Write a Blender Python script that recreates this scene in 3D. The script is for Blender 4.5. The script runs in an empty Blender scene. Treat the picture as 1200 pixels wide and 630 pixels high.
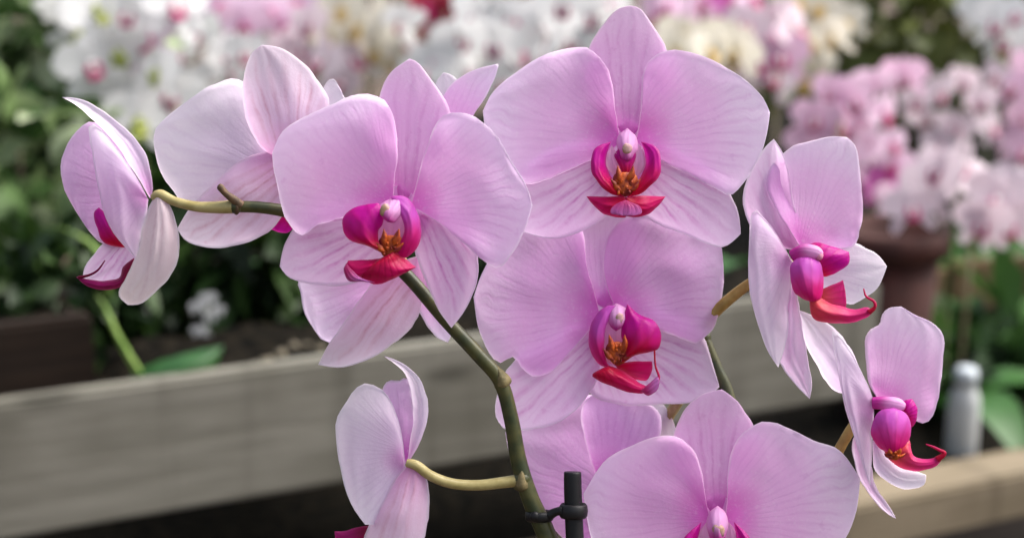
import bpy, bmesh, math, random
from mathutils import Vector, Matrix, noise
random.seed(7)
sc = bpy.context.scene
COL = sc.collection
R = math.radians

# ------------------------------------------------------------------ camera frame
CAM = Vector((0, 0, 1.40)); PITCH = R(14.7)
FWD = Vector((0, math.cos(PITCH), -math.sin(PITCH)))
UP = Vector((0, math.sin(PITCH), math.cos(PITCH)))
RIGHT = Vector((1, 0, 0))
FPX = 2000.0; D0 = 0.60; MM = 0.0003          # one photo pixel is 0.3 mm at the blooms
def at(x, y, D):
    return CAM + D * (FWD + (x - 600) / FPX * RIGHT + (315 - y) / FPX * UP)
def near(x, y, z):
    return at(x, y, D0 - z * MM)

# ------------------------------------------------------------------ object helpers
def link(name, data, parent=None):
    o = bpy.data.objects.new(name, data); COL.objects.link(o)
    if parent is not None: o.parent = parent
    return o
def tag(o, label, cat=None, group=None, kind=None):
    if label: o['label'] = label
    if cat: o['category'] = cat
    if group: o['group'] = group
    if kind: o['kind'] = kind
    return o
def structure(o): o['kind'] = 'structure'; return o
def setloc(root, loc):
    root.location = loc
def child(name, me, parent):
    """mesh given in world coordinates, parented under an empty"""
    o = link(name, me, parent)
    o.matrix_parent_inverse = parent_world(parent).inverted()
    return o
def parent_world(p):
    m = Matrix.Translation(p.location)
    q = p
    m = p.matrix_basis.copy()
    while q.parent is not None:
        m = q.parent.matrix_basis @ q.matrix_parent_inverse @ m if False else q.parent.matrix_basis @ (q.matrix_parent_inverse @ m)
        q = q.parent
    return m

class MB:
    """collects faces with several materials and uv layers, then becomes one mesh"""
    def __init__(s): s.v = []; s.f = []; s.mi = []; s.uv1 = []; s.uv2 = []; s.mats = []
    def mat(s, m):
        if m not in s.mats: s.mats.append(m)
        return s.mats.index(m)
    def add(s, verts, faces, m, uv1=None, uv2=None):
        k = len(s.v); s.v += [tuple(p) for p in verts]
        s.uv1 += uv1 or [(0, 0)] * len(verts); s.uv2 += uv2 or [(1, 0.5)] * len(verts)
        i = s.mat(m)
        for f in faces: s.f.append(tuple(a + k for a in f)); s.mi.append(i)
        return s
    def mesh(s, name, smooth=True, weld=0.0):
        me = bpy.data.meshes.new(name); me.from_pydata(s.v, [], s.f)
        for m in s.mats: me.materials.append(m)
        a = me.uv_layers.new(name='vein'); b = me.uv_layers.new(name='aux')
        for p, i in zip(me.polygons, s.mi):
            p.material_index = i; p.use_smooth = smooth
            for li in p.loop_indices:
                vi = me.loops[li].vertex_index
                a.data[li].uv = s.uv1[vi]; b.data[li].uv = s.uv2[vi]
        if weld:
            bm = bmesh.new(); bm.from_mesh(me); bmesh.ops.remove_doubles(bm, verts=bm.verts, dist=weld)
            bmesh.ops.dissolve_degenerate(bm, dist=weld * .5, edges=bm.edges); bm.to_mesh(me); bm.free()
        me.update(); return me

# ------------------------------------------------------------------ curves
def catmull(P, n=10):
    out = []
    for i in range(len(P) - 1):
        p0 = P[max(i - 1, 0)]; p1 = P[i]; p2 = P[i + 1]; p3 = P[min(i + 2, len(P) - 1)]
        for k in range(n):
            t = k / n
            out.append(tuple(0.5 * (2 * b + (c - a) * t + (2 * a - 5 * b + 4 * c - d) * t * t + (3 * b - a - 3 * c + d) * t ** 3)
                             for a, b, c, d in zip(p0, p1, p2, p3)))
    out.append(tuple(P[-1])); return out
def resample(P, n):
    L = [0]
    for a, b in zip(P, P[1:]): L.append(L[-1] + math.dist(a, b))
    out = []; j = 0
    for i in range(n):
        t = L[-1] * i / (n - 1)
        while j < len(L) - 2 and L[j + 1] < t: j += 1
        k = (t - L[j]) / max(L[j + 1] - L[j], 1e-9)
        out.append(tuple(a + (b - a) * k for a, b in zip(P[j], P[j + 1])))
    return out
SEED = [0]
def petal(mb, m, base, L, tip, Rr, Z=0, z0=0, z1=0, cup=0, curl=0, twist=0, bow=0, wave=2.0, fan=0.12, N=30, M=19, place=near, rough=1.15):
    """a curved petal between two traced margins that run from its base to its tip; z grows towards the viewer"""
    SEED[0] += 1; sd = SEED[0] * 7.31
    A = resample(catmull([base] + L + [tip]), N); B = resample(catmull([base] + Rr[::-1] + [tip]), N)
    edge = [a[:2] for a in A] + [b[:2] for b in B]
    size = max(math.dist(base, e) for e in edge)
    dx, dy = tip[0] - base[0], tip[1] - base[1]; ln = math.hypot(dx, dy) or 1
    vb = (base[0] - dx / ln * size * (fan or 0), base[1] - dy / ln * size * (fan or 0))
    ax = math.atan2(dy, dx)
    vs, u1, u2 = [], [], []
    for i in range(N):
        v = i / (N - 1)
        for j in range(M):
            u = -1 + 2 * j / (M - 1)
            x = A[i][0] * (1 - u) / 2 + B[i][0] * (1 + u) / 2
            y = A[i][1] * (1 - u) / 2 + B[i][1] * (1 + u) / 2
            s = math.sin(math.pi * min(1, v ** .85))
            z = Z + z0 + (z1 - z0) * v + cup * s * (1 - u * u) + curl * u * u * s + twist * u * s + bow * 4 * v * (1 - v)
            n = noise.noise((x * .018 + sd, y * .018, sd)); n2 = noise.noise((x * .05, y * .05 + sd, sd))
            z += wave * s * (n * 1.9 + n2 * 1.1 * abs(u) ** 2)
            if N > 20:
                if fan is not None and fan > .3: z -= wave * .7 * math.exp(-(u / .13) ** 2) * s
                z += wave * .28 * math.sin(u * 9 + sd + 3 * n) * s * min(1, v * 2)
            x += rough * (noise.noise((x * .09, y * .09, sd)) + 1.3 * noise.noise((x * .035, y * .035, sd))) * s; y += rough * (noise.noise((y * .09, x * .09, sd + 5)) + 1.3 * noise.noise((x * .035, y * .035, sd + 9))) * s
            vs.append(place(x, y, z))
            d = min(math.dist((x, y), e) for e in edge)
            r = math.dist((x, y), base) / size
            if fan is None: vc = u * .5
            else:
                an = math.atan2(y - vb[1], x - vb[0]) - ax
                an = (an + math.pi) % (2 * math.pi) - math.pi
                vc = an * (.35 + fan * 1.0)
            u1.append((vc, v)); u2.append((min(d / 40, 1), r))
    fs = []
    for i in range(N - 1):
        for j in range(M - 1):
            a = i * M + j; fs.append((a, a + 1, a + M + 1, a + M))
    mb.add(vs, fs, m, u1, u2)
def tube(mb, m, pts, n=12, place=near, sub=8, scale=MM):
    """pts: (x, y, z, radius) in photo pixels"""
    P = catmull(pts, sub); C = [place(*p[:3]) for p in P]
    vs, u1, fs = [], [], []; up = Vector((.3, .2, .9)).normalized()
    for i, c in enumerate(C):
        t = (C[min(i + 1, len(C) - 1)] - C[max(i - 1, 0)]).normalized()
        s = t.cross(up)
        if s.length < 1e-4: s = t.cross(Vector((1, 0, 0)))
        s.normalize(); w = s.cross(t)
        for k in range(n):
            a = 2 * math.pi * k / n
            vs.append(c + (s * math.cos(a) + w * math.sin(a)) * P[i][3] * scale); u1.append((k / n, i / len(C)))
    for i in range(len(C) - 1):
        for k in range(n):
            fs.append((i * n + k, i * n + (k + 1) % n, (i + 1) * n + (k + 1) % n, (i + 1) * n + k))
    fs.append(tuple(range(n))[::-1]); fs.append(tuple((len(C) - 1) * n + k for k in range(n)))
    mb.add(vs, fs, m, u1)
def blob(mb, m, x, y, z, rx, ry, rz, place=near, seg=12, ring=8, rot=0, bump=0.0):
    vs, fs = [], []; ca, sa = math.cos(rot), math.sin(rot)
    for i in range(ring + 1):
        th = math.pi * i / ring
        for k in range(seg):
            ph = 2 * math.pi * k / seg
            a, b, c = math.sin(th) * math.cos(ph), math.cos(th), math.sin(th) * math.sin(ph)
            q = 1 + bump * noise.noise((a * 2 + x, b * 2 + y, c * 2))
            X, Y = a * rx * q, b * ry * q
            vs.append(place(x + X * ca - Y * sa, y + X * sa + Y * ca, z + c * rz * q))
    for i in range(ring):
        for k in range(seg): fs.append((i * seg + k, i * seg + (k + 1) % seg, (i + 1) * seg + (k + 1) % seg, (i + 1) * seg + k))
    mb.add(vs, fs, m)

# ------------------------------------------------------------------ materials
class NT:
    def __init__(s, name):
        s.m = bpy.data.materials.new(name); s.m.use_nodes = True; s.t = s.m.node_tree; s.t.nodes.clear()
        s.out = s.n('ShaderNodeOutputMaterial')
    def n(s, ty, **kw):
        o = s.t.nodes.new(ty)
        for k, v in kw.items(): setattr(o, k, v)
        return o
    def set(s, sock, v):
        if isinstance(v, bpy.types.NodeSocket): s.t.links.new(v, sock)
        elif v is not None:
            sock.default_value = v
    def math(s, op, a, b=None, c=None, clamp=False):
        o = s.n('ShaderNodeMath', operation=op, use_clamp=clamp)
        s.set(o.inputs[0], a); s.set(o.inputs[1], b); s.set(o.inputs[2], c); return o.outputs[0]
    def smooth(s, x, a, b):
        o = s.n('ShaderNodeMapRange', interpolation_type='SMOOTHSTEP')
        s.set(o.inputs[0], x); o.inputs[1].default_value = a; o.inputs[2].default_value = b; return o.outputs[0]
    def mix(s, f, a, b):
        o = s.n('ShaderNodeMix', data_type='RGBA'); s.set(o.inputs[0], f)
        s.set(o.inputs[6], a if isinstance(a, bpy.types.NodeSocket) else (*a, 1)); s.set(o.inputs[7], b if isinstance(b, bpy.types.NodeSocket) else (*b, 1)); return o.outputs[2]
    def noise(s, vec, scale, detail=3, rough=.55):
        o = s.n('ShaderNodeTexNoise'); s.set(o.inputs['Vector'], vec); o.inputs['Scale'].default_value = scale
        o.inputs['Detail'].default_value = detail; o.inputs['Roughness'].default_value = rough; return o.outputs[0]
    def uv(s, name):
        o = s.n('ShaderNodeUVMap', uv_map=name); p = s.n('ShaderNodeSeparateXYZ'); s.t.links.new(o.outputs[0], p.inputs[0]); return o.outputs[0], p.outputs[0], p.outputs[1]
    def obj(s): return s.n('ShaderNodeTexCoord').outputs['Object']
    def bump(s, h, strength, dist=.001):
        o = s.n('ShaderNodeBump'); o.inputs['Strength'].default_value = strength; o.inputs['Distance'].default_value = dist; s.set(o.inputs['Height'], h); return o.outputs[0]
    def finish(s, col, rough=.5, trans=0.0, normal=None, spec=.4, coat=0, tcol=None, sheen=0):
        b = s.n('ShaderNodeBsdfPrincipled'); s.set(b.inputs['Base Color'], col if isinstance(col, bpy.types.NodeSocket) else (*col, 1))
        s.set(b.inputs['Roughness'], rough); b.inputs['Specular IOR Level'].default_value = spec; b.inputs['Coat Weight'].default_value = coat
        b.inputs['Sheen Weight'].default_value = sheen
        if normal is not None: s.set(b.inputs['Normal'], normal)
        sh = b.outputs[0]
        if trans:
            t = s.n('ShaderNodeBsdfTranslucent'); c2 = tcol if tcol is not None else col
            s.set(t.inputs[0], c2 if isinstance(c2, bpy.types.NodeSocket) else (*c2, 1))
            if normal is not None: s.set(t.inputs['Normal'], normal)
            mx = s.n('ShaderNodeMixShader'); mx.inputs[0].default_value = trans
            s.t.links.new(sh, mx.inputs[1]); s.t.links.new(t.outputs[0], mx.inputs[2]); sh = mx.outputs[0]
        s.t.links.new(sh, s.out.inputs[0]); return s.m

def petal_mat(name, deep, mid, pale, vein, vamt=.5, r0=.08, r1=.5, p0=.45, p1=1.0, trans=.62, freq=150, rimw=.08):
    t = NT(name); vec, vc, vv = t.uv('vein'); _, e, r = t.uv('aux')
    o = t.obj()
    big = t.noise(o, 45, 2); fine = t.noise(o, 800, 4, .65)
    rr = t.math('ADD', r, t.math('MULTIPLY', t.math('SUBTRACT', big, .5), .28))
    c = t.mix(t.smooth(rr, r0, r1), deep, mid)
    c = t.mix(t.math('MULTIPLY', t.smooth(rr, p0, p1), .8), c, pale)
    # branching veins that fan out from the claw
    warp = t.math('MULTIPLY', t.math('SUBTRACT', t.noise(vec, 2.6, 3), .5), .10)
    ph = t.math('ADD', vc, warp)
    w1 = t.math('POWER', t.math('MULTIPLY', t.math('ADD', t.math('SINE', t.math('MULTIPLY', ph, freq)), 1), .5), 3.2)
    w2 = t.math('POWER', t.math('MULTIPLY', t.math('ADD', t.math('SINE', t.math('MULTIPLY', t.math('ADD', vc, t.math('MULTIPLY', warp, 1.7)), freq * 2.3)), 1), .5), 4)
    veins = t.math('ADD', w1, t.math('MULTIPLY', w2, .35))
    fade = t.math('MULTIPLY', t.smooth(e, 0.0, .45), t.math('ADD', .35, t.math('MULTIPLY', t.smooth(big, .35, .62), .65)))
    brk = t.noise(vec, 14, 3, .6)
    veins = t.math('MULTIPLY', t.math('MULTIPLY', veins, fade), t.math('ADD', .62, t.math('MULTIPLY', t.smooth(brk, .38, .62), .38)))
    c = t.mix(t.math('MULTIPLY', veins, vamt), c, vein)
    c = t.mix(t.math('MULTIPLY', t.smooth(fine, .5, .75), .16), c, (.95, .88, .95))
    spk = t.noise(o, 150, 3, .7)
    c = t.mix(t.math('MULTIPLY', t.smooth(spk, .64, .72), .22), c, vein)
    rim = t.math('SUBTRACT', 1, t.smooth(e, 0.01, rimw))
    c = t.mix(t.math('MULTIPLY', rim, t.math('MULTIPLY', big, .75)), c, (.92, .87, .93))
    h = t.math('ADD', t.math('MULTIPLY', veins, -.35), t.math('MULTIPLY', fine, .6))
    nb = t.bump(h, .35, .0006)
    return t.finish(c, .48, trans, nb, spec=.35, sheen=.12)

DEEP = (.70, .17, .58); MID = (.80, .44, .77); PALE = (.83, .70, .89); VEIN = (.60, .26, .60)
M_petal = petal_mat('petal_pink', DEEP, MID, PALE, VEIN, .27, r0=.02, r1=.40, p0=.42)
M_petaldeep = petal_mat('petal_deeper_pink', (.70, .17, .59), (.80, .42, .78), (.83, .62, .85), (.62, .24, .60), .34, r0=.02, r1=.40, p0=.5)
M_sepal = petal_mat('sepal_pink', (.68, .18, .56), (.78, .43, .75), (.82, .58, .82), (.56, .18, .50), .55, r0=.02, r1=.45, p0=.6, freq=95)
M_lower = petal_mat('sepal_striped', (.72, .30, .62), (.80, .54, .78), (.84, .64, .84), (.58, .16, .50), .6, r0=.0, r1=.4, p0=.55, freq=84)
M_white = petal_mat('petal_pale', (.68, .32, .64), (.76, .60, .79), (.82, .75, .84), (.60, .40, .64), .26, r0=.0, r1=.32, p0=.3, p1=.9, freq=110)
M_back = petal_mat('petal_outside', (.70, .30, .58), (.78, .56, .74), (.78, .68, .78), (.58, .28, .40), .62, r0=.0, r1=.4, p0=.35, freq=80)
M_cream = petal_mat('sepal_cream_outside', (.72, .60, .66), (.78, .66, .70), (.76, .66, .66), (.52, .30, .38), .5, r0=.0, r1=.4, p0=.4, freq=75)
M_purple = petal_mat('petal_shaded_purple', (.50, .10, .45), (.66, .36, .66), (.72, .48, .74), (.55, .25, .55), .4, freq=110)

def lip_mat(name, top, low, rough=.4, v0=.15, v1=.75, trans=.42, stripe=.18):
    t = NT(name); vec, vc, vv = t.uv('vein'); _, e, r = t.uv('aux'); o = t.obj()
    n = t.noise(o, 260, 4); big = t.noise(o, 90, 2)
    c = t.mix(t.smooth(t.math('ADD', vv, t.math('MULTIPLY', t.math('SUBTRACT', big, .5), .5)), v0, v1), low, top)
    s = t.math('POWER', t.math('MULTIPLY', t.math('ADD', t.math('SINE', t.math('MULTIPLY', vc, 46)), 1), .5), 3)
    c = t.mix(t.math('MULTIPLY', s, stripe), c, tuple(a * .5 for a in low))
    rim = t.math('SUBTRACT', 1, t.smooth(e, 0.0, .07))
    c = t.mix(t.math('MULTIPLY', rim, .22), c, (.6, .12, .32))
    return t.finish(c, rough, trans, t.bump(t.math('ADD', n, t.math('MULTIPLY', s, .4)), .35, .0006), spec=.2)
M_lobe = lip_mat('lip_lobe_magenta', (.46, .004, .26), (.50, .002, .03))
M_mid = lip_mat('lip_tongue_crimson', (.56, .005, .12), (.46, .002, .035))
M_lilac = lip_mat('lip_lobe_lilac', (.50, .085, .46), (.56, .006, .15), stripe=.15)
M_lilacpale = lip_mat('lip_lilac_tip', (.48, .16, .46), (.40, .02, .14), stripe=.1)
M_red = lip_mat('lip_tongue_red', (.60, .02, .18), (.60, .055, .075))
M_dark = lip_mat('lip_dark_wine', (.28, .006, .11), (.18, .003, .035))
M_innerpink = lip_mat('lip_inner_pale_pink', (.80, .48, .70), (.76, .36, .50), stripe=.08)
M_column = lip_mat('column_pink', (.74, .40, .69), (.50, .04, .32), v0=.1, v1=.6, stripe=.1)
def simple(name, a, b, scale, rough=.5, bumps=.3, dist=.001, detail=4, spec=.4, trans=0, lo=.35, hi=.65):
    t = NT(name); n = t.noise(t.obj(), scale, detail)
    return t.finish(t.mix(t.smooth(n, lo, hi), a, b), rough, trans, t.bump(n, bumps, dist), spec=spec)
M_callus = simple('callus_orange', (.15, .005, .006), (.50, .088, .005), 300, .55, .8, .0005)
M_cap = simple('anther_cap_cream', (.30, .20, .11), (.50, .28, .30), 330, .55, spec=.2)
M_stem = simple('stem_olive', (.022, .030, .007), (.060, .058, .014), 160, .42, .25, .0006)
M_pedicel = simple('pedicel_yellow_green', (.27, .22, .075), (.36, .30, .125), 200, .45, .2, .0005)
M_pedbrown = simple('pedicel_brown_green', (.25, .15, .03), (.36, .24, .06), 200, .45, .2, .0005)
M_node = simple('stem_node_brown', (.05, .03, .012), (.13, .07, .03), 260, .6, .4)
M_black = simple('black_plastic', (.0025, .0025, .003), (.006, .006, .007), 120, .5, .12, spec=.3)

# ------------------------------------------------------------------ the two foreground orchids
spike_l = link('moth_orchid', None); spike_l.location = near(650, 700, 0)
tag(spike_l, 'pink moth orchid tied to the black stake, its olive stem arching to the far left', 'orchid', 'pink moth orchids in the foreground')
spike_r = link('moth_orchid', None); spike_r.location = near(880, 700, -40)
tag(spike_r, 'pink moth orchid with facing blooms stacked in the middle and two turned to the right', 'orchid', 'pink moth orchids in the foreground')

class Flower:
    def __init__(s, parent, x, y, Z, label=None):
        s.Z = Z; s.e = link('orchid_flower', None, parent)
        s.e.location = near(x, y, Z) - parent.location
        if label: s.e['label'] = label
    def put(s, name, mb, rim=0.0):
        me = mb.mesh(name, weld=2e-6)
        off = s.e.location + s.e.parent.location
        me.transform(Matrix.Translation(-off))
        o = link(name, me, s.e)
        if rim:
            q = o.modifiers.new('thickness', 'SOLIDIFY'); q.thickness = rim; q.offset = 0; q.use_rim = True; q.use_rim_only = True
        return o
    def pet(s, kind, m, base, L, tip, Rr, **k):
        mb = MB(); petal(mb, m, base, L, tip, Rr, Z=s.Z, **k); return s.put(kind, mb, .0003)

def callus(mb, cx, cy, z, w, h, lean=0.0):
    q = lambda x, y: (cx + x * w + lean * y * h * -1, cy + y * h)
    petal(mb, M_callus, q(0, 1), [q(-.6, .7), q(-.95, .0), q(-.75, -.5)], q(0, -.62), [q(.75, -.5), q(.95, .0), q(.6, .7)], Z=z, z0=0, z1=2, cup=5, wave=3, fan=.3, N=16, M=13)
    for sg in (-1, 1):
        petal(mb, M_callus, q(sg * .3, .1), [q(sg * .25, -.5)], q(sg * .62, -1.1), [q(sg * .75, -.3)], Z=z, z0=7, z1=11, cup=3, wave=1, fan=.3, N=10, M=7)
        petal(mb, M_callus, q(sg * .3, .6), [q(sg * .55, .2)], q(sg * 1.2, -.25), [q(sg * .85, .5)], Z=z, z0=5, z1=4, cup=3, wave=1, fan=.3, N=10, M=7)
    rnd = random.Random(int(cx))
    for k in range(16):
        x, y = rnd.uniform(-.55, .55), rnd.uniform(-.45, .75)
        p = q(x, y); blob(mb, M_callus, p[0], p[1], z + 4.5 + rnd.uniform(-1, 1.5), rnd.uniform(1.2, 2.4), rnd.uniform(1.4, 3), 2.2, bump=.5, seg=8, ring=6)
# ---- bloom A: centre left, facing
f = Flower(spike_l, 462, 250, 60, 'large bloom facing the viewer in front of the olive stem')
f.pet('sepal', M_sepal, (470, 243), [(452, 205), (441, 175), (438, 140), (445, 113), (457, 86)], (480, 69), [(490, 74), (501, 88), (517, 110), (527, 135), (525, 165), (505, 205)], z0=-6, z1=-16, cup=5, curl=-3, fan=.5)
f.pet('sepal', M_lower, (455, 258), [(430, 236), (390, 238), (352, 258), (334, 285)], (328, 312), [(340, 326), (367, 333), (400, 334), (425, 326), (450, 300)], z0=-8, z1=-14, cup=5, curl=-2, fan=.45)
f.pet('sepal', M_lower, (488, 250), [(484, 275), (491, 310), (511, 357)], (529, 384), [(547, 360), (558, 332), (560, 305), (552, 272), (520, 246)], z0=-7, z1=-6, cup=6, curl=-3, fan=.45)
f.pet('petal', M_petal, (460, 242), [(463, 205), (466, 180), (463, 143), (446, 115), (417, 111), (390, 122), (353, 139), (330, 155)], (319, 180), [(322, 205), (332, 250), (341, 265), (353, 275), (372, 264), (405, 254), (438, 250)], z0=3, z1=6, cup=-3, curl=3, wave=4, bow=3, fan=.1)
f.pet('petal', M_petal, (480, 243), [(489, 212), (499, 175), (512, 145), (529, 133), (548, 134), (567, 144), (583, 162), (600, 190), (616, 216)], (624, 240), [(616, 266), (600, 297), (584, 313), (566, 305), (545, 286), (520, 266), (498, 251)], z0=3, z1=10, cup=-3, curl=3, wave=4, bow=4, fan=.1)
mb = MB(); Z = f.Z
petal(mb, M_innerpink, (460, 298), [(440, 276), (443, 252)], (457, 240), [(474, 250), (478, 275)], Z=Z, z0=12, z1=14, cup=-4, fan=.3)
petal(mb, M_lobe, (460, 298), [(449, 297), (433, 289), (412, 282), (403, 271), (402, 255), (414, 244), (430, 239)], (444, 238), [(450, 250), (448, 262), (443, 272), (445, 286)], Z=Z, z0=20, z1=24, cup=16, curl=2, fan=.25)
petal(mb, M_lilac, (466, 302), [(466, 292), (473, 272), (470, 254), (462, 243)], (458, 230), [(470, 229), (481, 235), (490, 251), (493, 274), (487, 292), (476, 302)], Z=Z, z0=20, z1=20, cup=10, curl=0, twist=-6, fan=.25)
petal(mb, M_mid, (460, 296), [(445, 303), (426, 304)], (408, 305), [(404, 316), (414, 326), (440, 322), (462, 312)], Z=Z, z0=24, z1=28, cup=5, curl=-4, fan=.3)
petal(mb, M_mid, (462, 294), [(440, 306), (418, 322), (430, 330), (448, 332)], (488, 313), [(476, 304), (468, 297)], Z=Z, z0=27, z1=24, cup=10, curl=-6, fan=.3)
petal(mb, M_lilacpale, (406, 308), [(403, 316), (410, 328)], (440, 331), [(425, 326), (412, 316)], Z=Z, z0=30, z1=34, cup=4, fan=None)
callus(mb, 457, 286, Z + 24, 15, 17, .1)
f.put('lip', mb)
mb = MB()
petal(mb, M_column, (454, 260), [(444, 250), (447, 239)], (466, 229), [(474, 238), (471, 250), (463, 260)], Z=Z, z0=34, z1=14, cup=12, curl=-4, fan=.3)
blob(mb, M_cap, 451, 246, Z + 35, 5.5, 7.5, 2.4, rot=.2, bump=.3)
f.put('column', mb)

petal(mb := MB(), M_sepal, (468, 290), [(438, 275), (432, 245)], (468, 215), [(500, 245), (497, 275)], Z=60, z0=-8, z1=-5, wave=0); f.put('receptacle', mb)
# ---- bloom B: top centre, facing
f = Flower(spike_r, 733, 175, 0, 'topmost bloom facing the viewer squarely')
Z = f.Z
f.pet('sepal', M_sepal, (735, 165), [(722, 150), (700, 125), (687, 98), (686, 72), (693, 50), (711, 24), (724, 11)], (739, 7), [(751, 11), (765, 30), (778, 52), (789, 78), (787, 105), (770, 135), (748, 155)], z0=-6, z1=-10, cup=5, curl=-4, fan=.5)
f.pet('sepal', M_lower, (722, 190), [(702, 168), (660, 172), (622, 192), (598, 232)], (608, 270), [(640, 279), (664, 277), (690, 266), (715, 248), (730, 225)], z0=-5, z1=-6, cup=5, curl=-4, fan=.4)
f.pet('sepal', M_lower, (748, 190), [(738, 225), (753, 253), (790, 270), (823, 284), (848, 289)], (868, 274), [(865, 250), (856, 228), (842, 208), (806, 184), (770, 170)], z0=-5, z1=-6, cup=5, curl=-4, fan=.4)
f.pet('petal', M_petal, (728, 166), [(724, 150), (721, 125), (717, 97), (708, 73), (690, 57), (668, 57), (640, 63), (612, 80), (580, 105)], (566, 130), [(570, 155), (585, 180), (603, 205), (620, 216), (645, 208), (680, 194), (712, 179)], z0=3, z1=-8, cup=-3, curl=3, wave=4, bow=5, fan=.1)
f.pet('petal', M_petal, (744, 166), [(748, 150), (751, 125), (753, 88), (766, 67), (787, 59), (812, 62), (840, 73), (868, 90), (893, 113)], (902, 132), [(898, 160), (888, 188), (873, 212), (856, 229), (838, 220), (810, 206), (780, 191), (758, 178)], z0=3, z1=-8, cup=-3, curl=3, wave=4, bow=5, fan=.1)
mb = MB()
for s in (-1, 1):
    X = lambda x: 733.5 + s * (733.5 - x)
    petal(mb, M_innerpink, (X(724), 212), [(X(711), 195), (X(713), 178)], (X(717), 170), [(X(724), 182), (X(728), 200)], Z=Z, z0=12, z1=12, cup=-3, fan=.3)
    petal(mb, M_lobe, (X(732), 231), [(X(716), 227), (X(702), 215), (X(693), 202), (X(693), 184), (X(699), 172)], (X(716), 166), [(X(713), 174), (X(710), 188), (X(713), 202), (X(720), 213), (X(729), 221)], Z=Z, z0=20, z1=14, cup=12, curl=2, twist=-8 , fan=.25)
    petal(mb, M_mid, (733.5, 231), [(X(722), 230), (X(707), 230)], (X(687), 230), [(X(697), 242), (X(712), 252), (734, 253)], Z=Z, z0=26, z1=14, cup=6, curl=-3, fan=.3)
petal(mb, M_lilacpale, (733, 234), [(720, 240), (716, 250)], (733, 253), [(752, 250), (748, 240)], Z=Z, z0=30, z1=34, cup=3, fan=None)
callus(mb, 733, 213, Z + 22, 15, 18)
f.put('lip', mb)
mb = MB()
petal(mb, M_column, (734, 190), [(726, 184), (723, 172), (724, 160)], (735, 150), [(746, 160), (747, 172), (743, 184)], Z=Z, z0=16, z1=4, cup=11, curl=-2, fan=.3)
petal(mb, M_lobe, (733.5, 212), [(727, 198), (721, 180)], (733.5, 168), [(746, 180), (740, 198)], Z=Z, z0=15, z1=11, cup=3, fan=.3)
blob(mb, M_cap, 735, 174, Z + 25, 6, 6, 1.8, bump=.3)
f.put('column', mb)

petal(mb := MB(), M_sepal, (735, 235), [(702, 205), (708, 165)], (736, 138), [(764, 165), (768, 205)], Z=0, z0=-9, z1=-5, wave=0); f.put('receptacle', mb)
# ---- bloom C: centre, facing, below B
f = Flower(spike_r, 722, 375, -42, 'bloom facing the viewer just below the topmost one')
Z = f.Z
f.pet('sepal', M_petaldeep, (712, 362), [(693, 350), (681, 318), (674, 284), (688, 256)], (726, 247), [(748, 258), (752, 290), (742, 320), (724, 350)], z0=-4, z1=-8, cup=5, curl=-3, fan=.5)
f.pet('sepal', M_lower, (706, 388), [(672, 382), (634, 405), (608, 416), (590, 440), (581, 470)], (581, 488), [(592, 503), (613, 504), (647, 497), (673, 481), (690, 462), (704, 430)], z0=-3, z1=6, cup=6, curl=-4, fan=.4)
f.pet('sepal', M_lower, (728, 390), [(688, 425), (692, 462), (730, 474), (773, 473), (802, 473), (828, 465)], (843, 453), [(835, 426), (824, 395), (797, 374), (758, 364)], z0=-8, z1=-2, cup=4, curl=-3, fan=.4)
f.pet('petal', M_petaldeep, (703, 368), [(698, 348), (688, 312), (683, 270), (662, 252), (626, 258), (588, 282), (566, 318)], (555, 348), [(560, 382), (570, 407), (583, 424), (603, 418), (612, 432), (628, 442), (650, 432), (675, 405), (694, 382)], z0=3, z1=-6, cup=-3, curl=2, wave=4, bow=6, fan=.1)
f.pet('petal', M_petaldeep, (722, 362), [(714, 345), (707, 318), (707, 295), (718, 268), (744, 251), (780, 254), (820, 268), (844, 284)], (848, 330), [(840, 377), (828, 393), (814, 402), (793, 394), (770, 386), (742, 376)], z0=2, z1=-6, cup=-3, curl=2, wave=4, bow=6, fan=.1)
mb = MB()
petal(mb, M_innerpink, (720, 428), [(700, 415), (697, 386)], (718, 360), [(736, 374), (738, 406)], Z=Z, z0=10, z1=10, cup=-3, fan=.3)
petal(mb, M_lilac, (716, 431), [(702, 427), (691, 408), (691, 385), (700, 366), (712, 358)], (722, 358), [(714, 372), (709, 388), (708, 406), (711, 423)], Z=Z, z0=20, z1=18, cup=12, curl=0, twist=6, fan=.25)
petal(mb, M_lobe, (722, 428), [(732, 410), (728, 392), (731, 372)], (735, 356), [(749, 368), (767, 377), (774, 392), (772, 408), (759, 413), (742, 417), (732, 424)], Z=Z, z0=22, z1=18, cup=18, curl=2, fan=.25)
petal(mb, M_mid, (720, 427), [(742, 424)], (764, 423), [(764, 433), (757, 446), (742, 444), (728, 436)], Z=Z, z0=22, z1=16, cup=-4, curl=2, fan=.3)
petal(mb, M_mid, (714, 428), [(704, 432), (694, 440), (712, 450), (732, 458), (752, 461)], (768, 455), [(752, 450), (738, 440), (726, 432)], Z=Z, z0=26, z1=30, cup=9, curl=-4, fan=.3)
petal(mb, M_lilacpale, (750, 458), [(760, 448), (770, 440)], (773, 448), [(770, 457), (760, 462)], Z=Z, z0=32, z1=36, cup=4, fan=None)
tube(mb, M_mid, [(767, 410, Z + 26, 1.0), (768, 428, Z + 30, 1.2), (772, 441, Z + 33, 1.6), (768, 450, Z + 34, 2)], n=8)
callus(mb, 724, 411, Z + 24, 15, 18, -.05)
f.put('lip', mb)
mb = MB()
petal(mb, M_column, (722, 388), [(714, 380), (712, 366)], (722, 355), [(734, 362), (733, 378)], Z=Z, z0=26, z1=12, cup=12, curl=-3, fan=.3)
blob(mb, M_cap, 726, 373, Z + 29, 5, 6.5, 2.4, rot=.25, bump=.3)
f.put('column', mb)

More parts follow.
